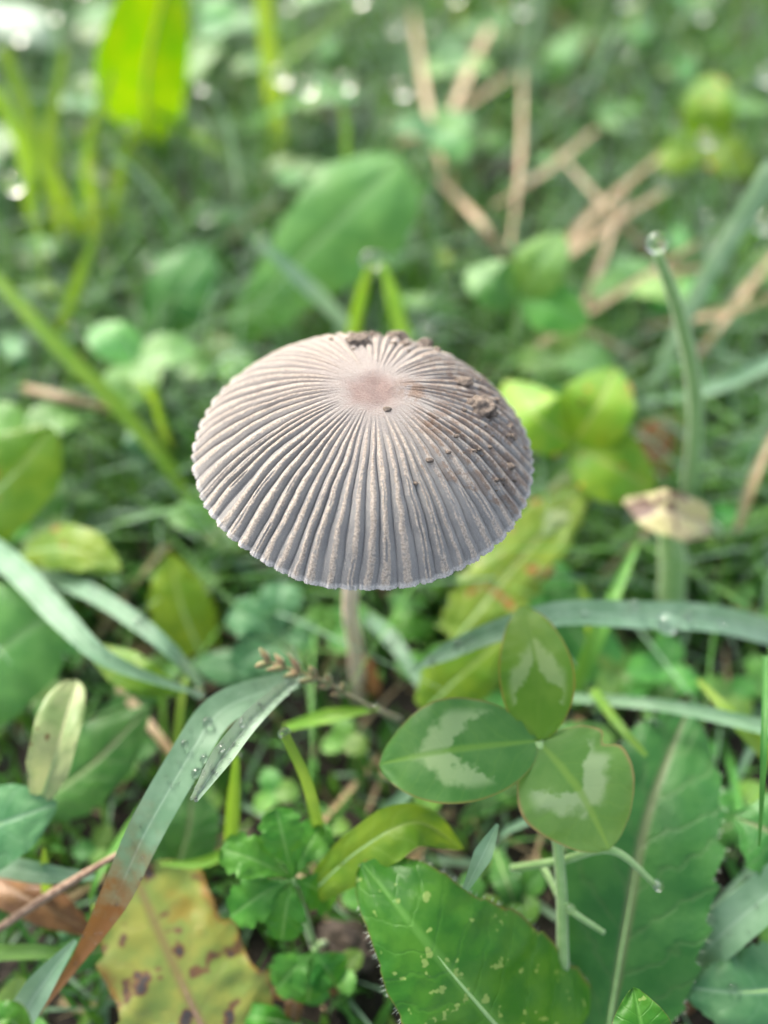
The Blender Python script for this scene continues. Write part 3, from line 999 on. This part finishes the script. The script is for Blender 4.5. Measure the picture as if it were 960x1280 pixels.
blade('bright green blade poking over the large dark toothed leaf', [(1000, 985, 14), (930, 912, 20), (872, 850, 19)], [26, 20, 6], 'grass_yel')
blade('slender hanging blade with yellow tip beside the crinkled leaf', [(957, 820, 33), (955, 930, 34), (949, 1058, 28)], [7, 9, 3], 'under')
blade('blue-green blade lying across the top of the dark toothed leaf', [(715, 872, 14), (840, 884, 20), (980, 915, 22)], [12, 17, 20], 'grass_blue', bead=30)
blade('green blade crossing under the arching dewy blade', [(712, 880, 8), (752, 780, 17), (796, 680, 19)], [18, 22, 6], 'grass')
blade('thin pale blade slanting out from under the chevron clover', [(740, 862, 16), (772, 905, 21), (808, 945, 22)], [12, 13, 6], 'grass_yel')
blade('broad bluish blade in the corner beside the dark toothed leaf', [(848, 1228, 8), (905, 1165, 14), (985, 1098, 19)], [36, 52, 54], 'grass_blue', bead=30)
blade('tiny yellow blade above the dead brown leaf', [(60, 1122, 11), (57, 1092, 16), (55, 1060, 19)], [12, 14, 4], 'grass_yel')
blade('thin yellow tipped blade below the withering blade', [(310, 1050, 12), (255, 1078, 14), (200, 1080, 14)], [12, 14, 4], 'grass_yel')
stalk('thin green stem bent over the dark toothed leaf', [(640, 1085, 18), (700, 1076, 22), (765, 1063, 25), (822, 1108, 21)], [10, 10, 10, 6], 'petiole', drop=7)
stalk('fine green stem with a drop, just below the chevron clover', [(680, 1085, 18), (708, 1132, 20), (755, 1166, 18)], [9, 9, 6], 'petiole')
blade('grey-blue blade tip rising beside the glossy blistered leaf', [(582, 1112, 26), (604, 1068, 29), (622, 1030, 29)], [8, 24, 4], 'grass_blue')
blade('bluish blade in the shade under the chevron clover', [(440, 1062, 8), (482, 1020, 12), (522, 975, 14)], [18, 22, 12], 'grass_blue')
blade('bluish blade at the corner below the dead brown leaf', [(5, 1310, 10), (50, 1235, 17), (95, 1175, 19)], [40, 36, 6], 'grass_blue')
blade('pale blue-green blade lying over the dry twig', [(-20, 1078, 14), (50, 1092, 17), (118, 1096, 16)], [28, 26, 8], 'grass_blue', bead=30)
blade('green blade lying below the dry twig', [(-20, 1192, 10), (50, 1190, 13), (110, 1196, 12)], [20, 18, 6], 'grass')
blade('light green blade reaching under the seed head', [(355, 910, 18), (412, 895, 22), (472, 886, 22)], [10, 20, 5], 'grass_yel', drop=5)
stalk('pale green stalk below the withered cream leaf', [(838, 770, 6), (841, 705, 14), (836, 662, 18)], [36, 34, 28], 'petiole')
blade('tiny bright blade tip above the arching dewy blade', [(745, 805, 11), (736, 765, 16), (724, 728, 18)], [22, 18, 3], 'grass_yel')
blade('bluish blade end dipping behind the mushroom stem', [(455, 770, 6), (490, 800, 11), (535, 870, 12)], [18, 20, 12], 'grass_blue', bead=25)
stalk('dry brown twig lying over the dead brown leaf', [(-30, 1180, 12), (60, 1120, 18), (150, 1066, 21)], [9, 12, 7], 'twig', name='twig', cat='twig')
stalk('orange dry stem across the long diagonal blade', [(30, 486, 16), (80, 498, 19), (138, 512, 16)], [12, 14, 8], 'straw', name='dry_stalk', cat='dry stalk')
stalk('thin brown dry stem low beneath the dewy blades', [(150, 860, 6), (190, 910, 9), (240, 975, 8)], [12, 12, 10], 'straw', name='dry_stalk', cat='dry stalk')
for k, (pp, ww) in enumerate([([(112, 310, 6), (60, 215, 22), (5, 60, 36)], [16, 20, 16]), ([(75, 300, 6), (62, 190, 22), (82, 60, 34)], [16, 18, 8]),
                              ([(120, 300, 6), (112, 190, 22), (140, 90, 32)], [14, 16, 6]), ([(40, 290, 6), (30, 190, 20), (-10, 110, 30)], [14, 18, 14]),
                              ([(140, 290, 6), (150, 220, 16), (175, 150, 24)], [12, 14, 6])]):
    blade('slim yellow-green blade in the upright tuft beside the backlit leaf', pp, ww, 'grass_yel', group='tuft beside the backlit leaf')
rs = random.Random(12)
STRAWS = [(690, 330, 795, 225), (700, 310, 800, 255), (720, 400, 770, 265), (965, 370, 840, 400), (520, 165, 612, 110), (545, 175, 522, 50), (640, 265, 650, 130),
          (690, 420, 830, 330), (735, 300, 660, 350), (800, 300, 720, 215), (890, 420, 960, 330), (600, 60, 560, 150), (770, 360, 860, 340), (720, 180, 640, 240),
          (930, 640, 960, 560), (780, 440, 700, 400), (560, 240, 620, 310)]
for (x0, y0, x1, y1) in STRAWS:
    zz = rs.uniform(15, 21)
    ex, ey = (x1 - x0) * .3, (y1 - y0) * .3
    x0, y0, x1, y1 = x0 - ex, y0 - ey, x1 + ex, y1 + ey
    bw = rs.uniform(7, 13)
    pp = [(x0, y0, zz - rs.uniform(3, 8)), ((x0 + x1) / 2 + rs.uniform(-8, 8), (y0 + y1) / 2 + rs.uniform(-8, 8), zz), (x1, y1, zz + rs.uniform(-5, 3))]
    ww = [bw * .7, bw, bw * .4]
    c_ = P(*pp[1])
    blade('bleached dry straw lying near ' + near(LM_BACK, c_.x, c_.y), pp, ww, 'straw', name='dry_straw', cat='straw', group='straws beyond the mushroom')

# seed head beside the stem
seedh = thing('seed_head', P(500, 900, 12), 'brownish green grass seed head leaning in front of the stem', 'seed head')
ax = [P(500, 900, 12), P(455, 880, 24), P(400, 850, 31), P(338, 828, 33)]
V, F, UV = tube(ax, [0.3, 0.25, 0.2, 0.12], 20, 6)
link('stalk', V, F, M['seed'], parent=seedh)
sp = spline(ax, 30)
rg = random.Random(2)
for i in range(14, 30, 3):
    T = (sp[min(i + 1, 29)] - sp[i - 1]).normalized()
    for sgn in (-1, 1):
        S = T.cross(Vector((0, -.5, 1))).normalized() * sgn
        d = (T * .9 + S * .55 + Vector((0, 0, rg.uniform(-.1, .3)))).normalized()
        W = [sp[i], sp[i] + d * .9, sp[i] + d * rg.uniform(1.5, 2.4)]
        V, F, UV = tube(W, [.1, .38, .32, .05], 8, 7)
        link('seed', V, F, M['seed'], parent=seedh)

# soil clods
for px, py, r, lab in [(432, 1185, 34, 'crumbly brown soil clod beside the glossy blistered leaf'), (400, 150, 40, 'dark soil clod in the turf behind the long broad leaf'),
                       (640, 215, 30, 'dark soil lump between clovers beyond the mushroom'), (905, 1060, 26, 'wet soil clod beside the large dark toothed leaf')]:
    p = P(px, py, 3)
    V, F = ico(p, r * depth(p) / FPX, 4, (1.1, .9, .8), 0.55, px * .1)
    tag(link('soil_clod', V, F, M['clod'], origin=(p.x, p.y, 0)), lab, 'soil')

# ------------------------------------------------------------------ the turf around: individuals copied from prototypes
def link_raw(name, V, F, mat, uvs=None):
    me_o = link(name, V, F, mat, uvs=uvs, origin=(0, 0, 0))
    return me_o


protos = []
for k in range(6):
    rg = random.Random(40 + k)
    hgt = rg.uniform(13, 24)
    lean = Vector((rg.uniform(-5, 5), rg.uniform(-5, 5), 0))
    J = Vector((0, 0, hgt)) + lean
    parts = []
    V, F, UV = tube([Vector((0, 0, -2)), Vector((0, 0, hgt * .5)) + lean * .2, J], [.5, .42, .36], 8, 6)
    parts.append(('petiole', V, F, None))
    ln = rg.uniform(7.0, 10.0)
    a0 = rg.uniform(0, 6.28)
    for q in range(3):
        an = a0 + q * 2.094 + rg.uniform(-.25, .25)
        d = Vector((math.cos(an), math.sin(an), 0))
        dz = rg.uniform(-.05, .35)
        W = [J, J + d * ln * .5 + Vector((0, 0, dz * ln * .5 + .5)), J + d * ln + Vector((0, 0, dz * ln - .4))]
        f = leaflet_w(ln * rg.uniform(.40, .47))
        V, F, UV = ribbon(W, f, f, Vector((0, 0, 1)), 14, 7, .25, .15, .3, None, q * 1.9 + k)
        parts.append(('leaflet', V, F, UV))
    protos.append(parts)
proto_mesh = []
for k, parts in enumerate(protos):
    lst = []
    for (nm, V, F, UV) in parts:
        me = bpy.data.meshes.new(nm)
        me.from_pydata([tuple(v * MM) for v in V], [], F)
        if UV:
            ul = me.uv_layers.new(name='UVMap')
            for lp in me.loops:
                ul.data[lp.index].uv = UV[lp.vertex_index]
        me.polygons.foreach_set('use_smooth', [True] * len(me.polygons))
        me.materials.append(M['petiole'] if nm == 'petiole' else M['clover_bg'])
        lst.append((nm, me))
    proto_mesh.append(lst)


def put_clover(k, x, y, s, rz, label, group):
    e = bpy.data.objects.new('clover', None)
    e.empty_display_size = .002
    e.location = (x * MM, y * MM, gz(x, y) * MM)
    e.rotation_euler = (0, 0, rz)
    e.scale = (s, s, s)
    COL.objects.link(e)
    tag(e, label, 'clover', group)
    for nm, me in proto_mesh[k]:
        c_ = bpy.data.objects.new(nm, me)
        COL.objects.link(c_)
        c_.parent = e


def proj(p):
    d = p - CAM
    z = d.dot(FWD)
    return 480 + FPX * d.dot(RGT) / z, 640 - FPX * d.dot(UPV) / z, z


rg = random.Random(21)
placed = []


def free(x, y, dmin):
    for (a, b, r) in placed:
        if (a - x) ** 2 + (b - y) ** 2 < (dmin + r) ** 2 * .25:
            return False
    return True


nclo = 0
tries = 0
while nclo < 50 and tries < 9000:
    tries += 1
    y = rg.uniform(14, 235)
    x = rg.uniform(-1, 1) * (55 + y * 0.5)
    px, py, z = proj(Vector((x, y, 15)))
    if not (-120 < px < 1080 and -90 < py < 760):
        continue
    if not free(x, y, 13):
        continue
    # leave the straw patch thinner
    if 540 < px < 960 and 120 < py < 430 and rg.random() < .6:
        continue
    placed.append((x, y, 11))
    s_ = rg.choice((.5, .6, .7, .8, .95, 1.1))
    put_clover(rg.randrange(6), x, y, s_, rg.uniform(0, 6.28), ('small' if s_ < .7 else 'middling' if s_ < .88 else 'large') + ' plain green clover near ' + near(LM_BACK, x, y), 'clovers of the turf behind the mushroom')
    nclo += 1
nclo = 0
tries = 0
while nclo < 64 and tries < 6000:
    tries += 1
    y = rg.uniform(-62, 14)
    x = rg.uniform(-62, 62)
    px, py, z = proj(Vector((x, y, 5)))
    if not (-80 < px < 1040 and py < 1360):
        continue
    rl_ = P(225, 1190, 5)
    if math.hypot(x - rl_.x, y - rl_.y) < 15:
        continue
    if math.hypot(x - SB.x, y - SB.y) < 7 or not free(x, y, 7):
        continue
    placed.append((x, y, 7))
    s_ = rg.uniform(.3, .52)
    put_clover(rg.randrange(6), x, y, s_, rg.uniform(0, 6.28), ('tiny' if s_ < .41 else 'small') + ' low clover in the shade near ' + near(LM_FRONT, x, y), 'low clovers in the shade')
    nclo += 1

# single blades of the turf
bmesh_p = []
for k in range(10):
    r2 = random.Random(90 + k)
    L = r2.uniform(24, 46)
    bend = r2.uniform(3, 26)
    W = [Vector((0, 0, -1.5)), Vector((0, bend * .18, L * .45)), Vector((0, bend * .55, L * .8)), Vector((0, bend, L * (1 - bend / 60)))]
    wd_ = r2.uniform(.45, .95)
    f = lambda t_, wd_=wd_: max(.04, wd_ * (1 - t_ ** 2.2))
    V, F, UV = ribbon(W, f, f, Vector((0, -1, .3)), 14, 5, .35, 0, 0, None, 0, r2.uniform(-1.2, 1.2))
    me = bpy.data.meshes.new('grass_leaf')
    me.from_pydata([tuple(v * MM) for v in V], [], F)
    ul = me.uv_layers.new(name='UVMap')
    for lp in me.loops:
        ul.data[lp.index].uv = UV[lp.vertex_index]
    me.polygons.foreach_set('use_smooth', [True] * len(me.polygons))
    bmesh_p.append((me, W[-1]))
kinds = {'grass': ('fresh green grass blade among the blurred turf clovers', 'grass_leaf', 'grass blade', 'green blades of the turf'),
         'grass_blue': ('bluish dewy grass blade among the blurred turf clovers', 'grass_leaf', 'grass blade', 'bluish blades of the turf'),
         'grass_yel': ('light yellowish grass blade among the blurred turf clovers', 'grass_leaf', 'grass blade', 'yellowish blades of the turf'),
         'straw': ('thin bleached straw among the blurred turf clovers', 'dry_straw', 'straw', 'straws of the turf')}
mcache = {}
nb = 0
dewtips = []
tries = 0
while nb < 230 and tries < 9000:
    tries += 1
    y = rg.uniform(16, 240)
    x = rg.uniform(-1, 1) * (55 + y * .5)
    px, py, z = proj(Vector((x, y, 10)))
    if not (-150 < px < 1110 and -120 < py < 700):
        continue
    straw_zone = px > 500 and 80 < py < 460
    mt = rg.choices(['grass', 'grass_blue', 'grass_yel', 'straw'], [3.6, 4.2, 1.6, 3.2 if straw_zone else .6])[0]
    k = rg.randrange(10)
    me, tp = bmesh_p[k]
    if (k, mt) not in mcache:
        m2 = me.copy()
        m2.materials.clear()
        m2.materials.append(M[mt])
        mcache[(k, mt)] = m2
    s_ = rg.uniform(.55, 1.0) * (0.75 if y < 40 else 1)
    lab, nm, cat, grp = kinds[mt]
    ob = bpy.data.objects.new(nm, mcache[(k, mt)])
    rz = rg.uniform(0, 6.28)
    tl = rg.gauss(0, .55) if mt != 'straw' else rg.uniform(.9, 1.35)
    ob.location = (x * MM, y * MM, gz(x, y) * MM)
    rot = Matrix.Rotation(rz, 3, 'Z') @ Matrix.Rotation(-tl, 3, 'X')
    ob.rotation_euler = rot.to_euler()
    ob.scale = (s_, s_, s_)
    COL.objects.link(ob)
    lk = 'upright' if abs(tl) < .16 else ('flattened' if abs(tl) > .8 else 'leaning')
    tag(ob, lk + ' ' + lab.split(' among')[0] + ' near ' + near(LM_BACK, x, y), cat, grp)
    tipw = Vector((x, y, gz(x, y))) + rot @ (tp * s_)
    tx, ty, tz = proj(tipw)
    if mt != 'straw' and rg.random() < .75 and -20 < tx < 980 and -20 < ty < 420:
        dewtips.append(tipw)
    nb += 1

# low blades tangled around the stem
nb = 0
tries = 0
while nb < 95 and tries < 5000:
    tries += 1
    y = rg.uniform(-66, 18)
    x = rg.uniform(-66, 66)
    px, py, z = proj(Vector((x, y, 4)))
    if not (-60 < px < 1020 and 600 < py < 1340) or math.hypot(x - SB.x, y - SB.y) < 6:
        continue
    mt = rg.choices(['grass', 'grass_blue', 'grass_yel', 'straw'], [4, 2.2, .8, 1.2])[0]
    k = rg.randrange(10)
    me, tp = bmesh_p[k]
    if (k, mt) not in mcache:
        m2 = me.copy()
        m2.materials.clear()
        m2.materials.append(M[mt])
        mcache[(k, mt)] = m2
    s_ = rg.uniform(.4, .8)
    tl = rg.uniform(.75, 1.2)
    rot = Matrix.Rotation(rg.uniform(0, 6.28), 3, 'Z') @ Matrix.Rotation(-tl, 3, 'X')
    tipw = Vector((x, y, gz(x, y))) + rot @ (tp * s_)
    if tipw.z > 15 or tipw.z < 0.5:
        continue
    ob = bpy.data.objects.new('dry_straw' if mt == 'straw' else 'grass_leaf', mcache[(k, mt)])
    ob.location = (x * MM, y * MM, gz(x, y) * MM)
    ob.rotation_euler = rot.to_euler()
    ob.scale = (s_, s_, s_)
    COL.objects.link(ob)
    cw = {'grass': 'green', 'grass_blue': 'bluish', 'grass_yel': 'light green', 'straw': 'dry straw-coloured'}[mt]
    tag(ob, ('short ' if s_ < .6 else 'longer ') + cw + ' low blade in the shade near ' + near(LM_FRONT, x, y), 'straw' if mt == 'straw' else 'grass blade',
        'low blades around the stem')
    nb += 1
for i in range(26):
    a, b = rg.uniform(-10, 970), rg.uniform(760, 1290)
    if abs(a - 447) < 60 and b < 900:
        continue
    an = rg.uniform(0, 6.28)
    ln = rg.uniform(32, 60)
    dx, dy = math.cos(an) * ln, math.sin(an) * ln * .8
    z0 = rg.uniform(3, 7)
    w_ = ln * rg.uniform(.25, .42)
    mt = rg.choice(['broad_bg', 'dandelion2', 'dandelion2', 'bluegreen', 'palmate', 'dead'])
    cw = {'broad_bg': 'mid-green', 'bluegreen': 'blue-green', 'palmate': 'fresh green', 'dandelion2': 'deep green', 'dead': 'brown decaying'}[mt]
    c_ = P(a, b, z0)
    leaf(cw + ' low leaf half hidden near ' + near(LM_FRONT, c_.x, c_.y), [(a - dx, b - dy, z0 - 2), (a, b, z0 + 2), (a + dx, b + dy, z0)],
         [w_ * .3, w_, w_ * .9, w_ * .3], [w_ * .3, w_, w_ * .9, w_ * .3], mt, round_tip=.3, nu=20, nv=7, teeth=.1, group='low leaves around the stem')

# more broad leaves in the turf behind
rl = random.Random(55)
spots_ = [(40, 40), (560, 60), (700, 70), (800, 40), (900, 60), (610, 170), (760, 150), (520, 250), (560, 330), (60, 360), (20, 440), (250, 60), (410, 60),
          (270, 270), (850, 300), (940, 330), (930, 560), (540, 380), (170, 560), (90, 620), (700, 200)]
for i, (a, b) in enumerate(spots_):
    an = rl.uniform(0, 6.28)
    ln = rl.uniform(30, 55)
    dx, dy = math.cos(an) * ln, math.sin(an) * ln * .7
    z0 = rl.uniform(6, 13)
    w_ = ln * rl.uniform(.22, .4)
    mt = rl.choice(['broad_bg', 'broad_bg', 'bluegreen', 'yelgreen', 'dandelion2'])
    cw = {'broad_bg': 'mid-green', 'bluegreen': 'pale blue-green', 'yelgreen': 'yellow-green', 'dandelion2': 'deep green'}[mt]
    c_ = P(a, b, z0)
    leaf(cw + ' blurred broad leaf near ' + near(LM_BACK, c_.x, c_.y), [(a - dx, b - dy, z0 - 5), (a, b, z0 + rl.uniform(0, 4)), (a + dx, b + dy, z0 + rl.uniform(-3, 6))],
         [w_ * .3, w_, w_ * .9, w_ * .3], [w_ * .3, w_, w_ * .9, w_ * .3], mt, round_tip=.3, nu=20, nv=7, group='broad leaves of the turf')

# uncountable short grass and litter at the roots
def scatter_blades(name, num, ymin, ymax, xfun, hmin, hmax, mat, seed, wmin=.35, wmax=.8, lean=.6):
    r3 = random.Random(seed)
    V, F, UV = [], [], []
    for _ in range(num):
        y = ymin + (ymax - ymin) * r3.random()
        x = r3.uniform(-1, 1) * xfun(y)
        if math.hypot(x - SB.x, y - SB.y) < 3:
            continue
        h = r3.uniform(hmin, hmax)
        an = r3.uniform(0, 6.28)
        d = Vector((math.cos(an), math.sin(an), 0))
        sdv = Vector((-d.y, d.x, 0)) * r3.uniform(wmin, wmax)
        le = r3.uniform(.1, lean) * h
        b = Vector((x, y, gz(x, y) - .5))
        o = len(V)
        for q in range(4):
            tt = q / 3
            p = b + Vector((0, 0, h * tt * (1 - .25 * tt))) + d * (le * tt * tt)
            ww = sdv * (1 - tt ** 2 * .95)
            V += [p - ww, p + d * (ww.length * .3), p + ww]
            UV += [(tt, 0), (tt, .5), (tt, 1)]
        for q in range(3):
            a = o + q * 3
            F += [(a, a + 1, a + 4, a + 3), (a + 1, a + 2, a + 5, a + 4)]
    ob = link(name, V, F, M[mat], uvs=UV, origin=(0, 0, 0))
    ob['kind'] = 'stuff'
    return ob


tag(scatter_blades('short_grass', 9000, 8, 420, lambda y: 70 + y * .75, 9, 25, 'under', 1), 'short green undergrowth grass covering the soil behind the mushroom', 'grass')
tag(scatter_blades('bluish_undergrowth', 2200, 8, 420, lambda y: 70 + y * .75, 6, 14, 'under', 2, .6, 1.5), 'bluish green undergrowth leaves covering the soil', 'undergrowth')
tag(scatter_blades('shaded_grass', 2200, -75, 12, lambda y: 75, 4, 12, 'under', 3, .3, .8), 'short shaded grass around the mushroom stem', 'grass')
tag(scatter_blades('fine_grass', 3800, 12, 330, lambda y: 70 + y * .75, 14, 30, 'grass', 11, .18, .42, 1.5), 'fine crossing green grass blades filling the turf', 'grass')
tag(scatter_blades('dewy_fine_grass', 3800, 12, 330, lambda y: 70 + y * .75, 12, 28, 'grass_blue', 12, .2, .5, 1.6), 'fine pale dewy grass blades filling the turf', 'grass')
tag(scatter_blades('dewy_low_grass', 500, -70, 12, lambda y: 75, 4, 10, 'grass_blue', 13, .2, .45, 1.5), 'thin pale dewy blades low around the mushroom stem', 'grass')
tag(scatter_blades('straw_litter', 1300, -70, 300, lambda y: 70 + max(0, y) * .7, 2, 7, 'straw', 4, .25, .6, 2.6), 'fine dry straw litter on the soil', 'litter')

# ------------------------------------------------------------------ dew drops
allV, allF = [], []
for V, F in hero:
    o = len(allV)
    allV += [tuple(v) for v in V]
    allF += [tuple(k + o for k in f) for f in F]
bvh = BVHTree.FromPolygons(allV, allF)


def drop_at(c, r, label, group=None):
    V, F = ico(c, r, 3, (1, 1, .94))
    tag(link('dew_drop', V, F, M['dew'], origin=c), label, 'dew drop', group)


for (p, rpx, lab) in tips:
    r = rpx * depth(p) / FPX
    short = lab.split(',')[0]
    if rpx == 14:
        drop_at(p + Vector((-.1, 0, r * .75)), r, 'largest round dew drop balanced on the hairy stalk')
    else:
        drop_at(p + Vector((0, 0, r * .5)), r, 'dew drop on the tip of the ' + ' '.join(short.split()[:9]))
surf = [(830, 785, 14, 'big dew drop lying on the arching blue-green blade'), (790, 756, 7, None), (748, 850, 9, None), (818, 907, 7, None), (248, 865, 8, None),
        (175, 782, 8, None), (233, 887, 9, None), (258, 904, 7, None), (410, 778, 10, None), (488, 800, 8, None), (540, 828, 6, None), (575, 805, 6, None),
        (712, 1136, 7, 'dew drop on the fine stem below the chevron clover'), (685, 1160, 10, None), (915, 1236, 7, None), (62, 1165, 9, None),
        (243, 985, 9, None), (247, 968, 7, None), (256, 950, 6, None), (275, 935, 5, None), (140, 770, 5, None), (120, 740, 5, None), (858, 770, 6, None),
        (900, 780, 5, None), (730, 770, 5, None), (300, 905, 5, None), (230, 930, 5, None), (590, 800, 5, None)]
for (px, py, rp, lab) in surf:
    h, nn, i_, d_ = ray(px, py, bvh)
    if h is None:
        continue
    if nn.dot(CAM - h) < 0:
        nn = -nn
    r = rp * depth(h) / FPX
    drop_at(h + nn * r * .7, r, lab or ('tiny' if rp < 6.5 else 'small') + ' dew drop lying on or near ' + near(LM_FRONT, h.x, h.y), None if lab else 'dew drops lying on leaves')
rg = random.Random(77)
for p in dewtips:
    drop_at(p, rg.uniform(.9, 1.75), 'dew drop on a blade tip near ' + near(LM_BACK, p.x, p.y), 'dew drops in the turf behind the mushroom')

for o in bpy.data.objects:
    if '_o' in o:
        del o['_o']
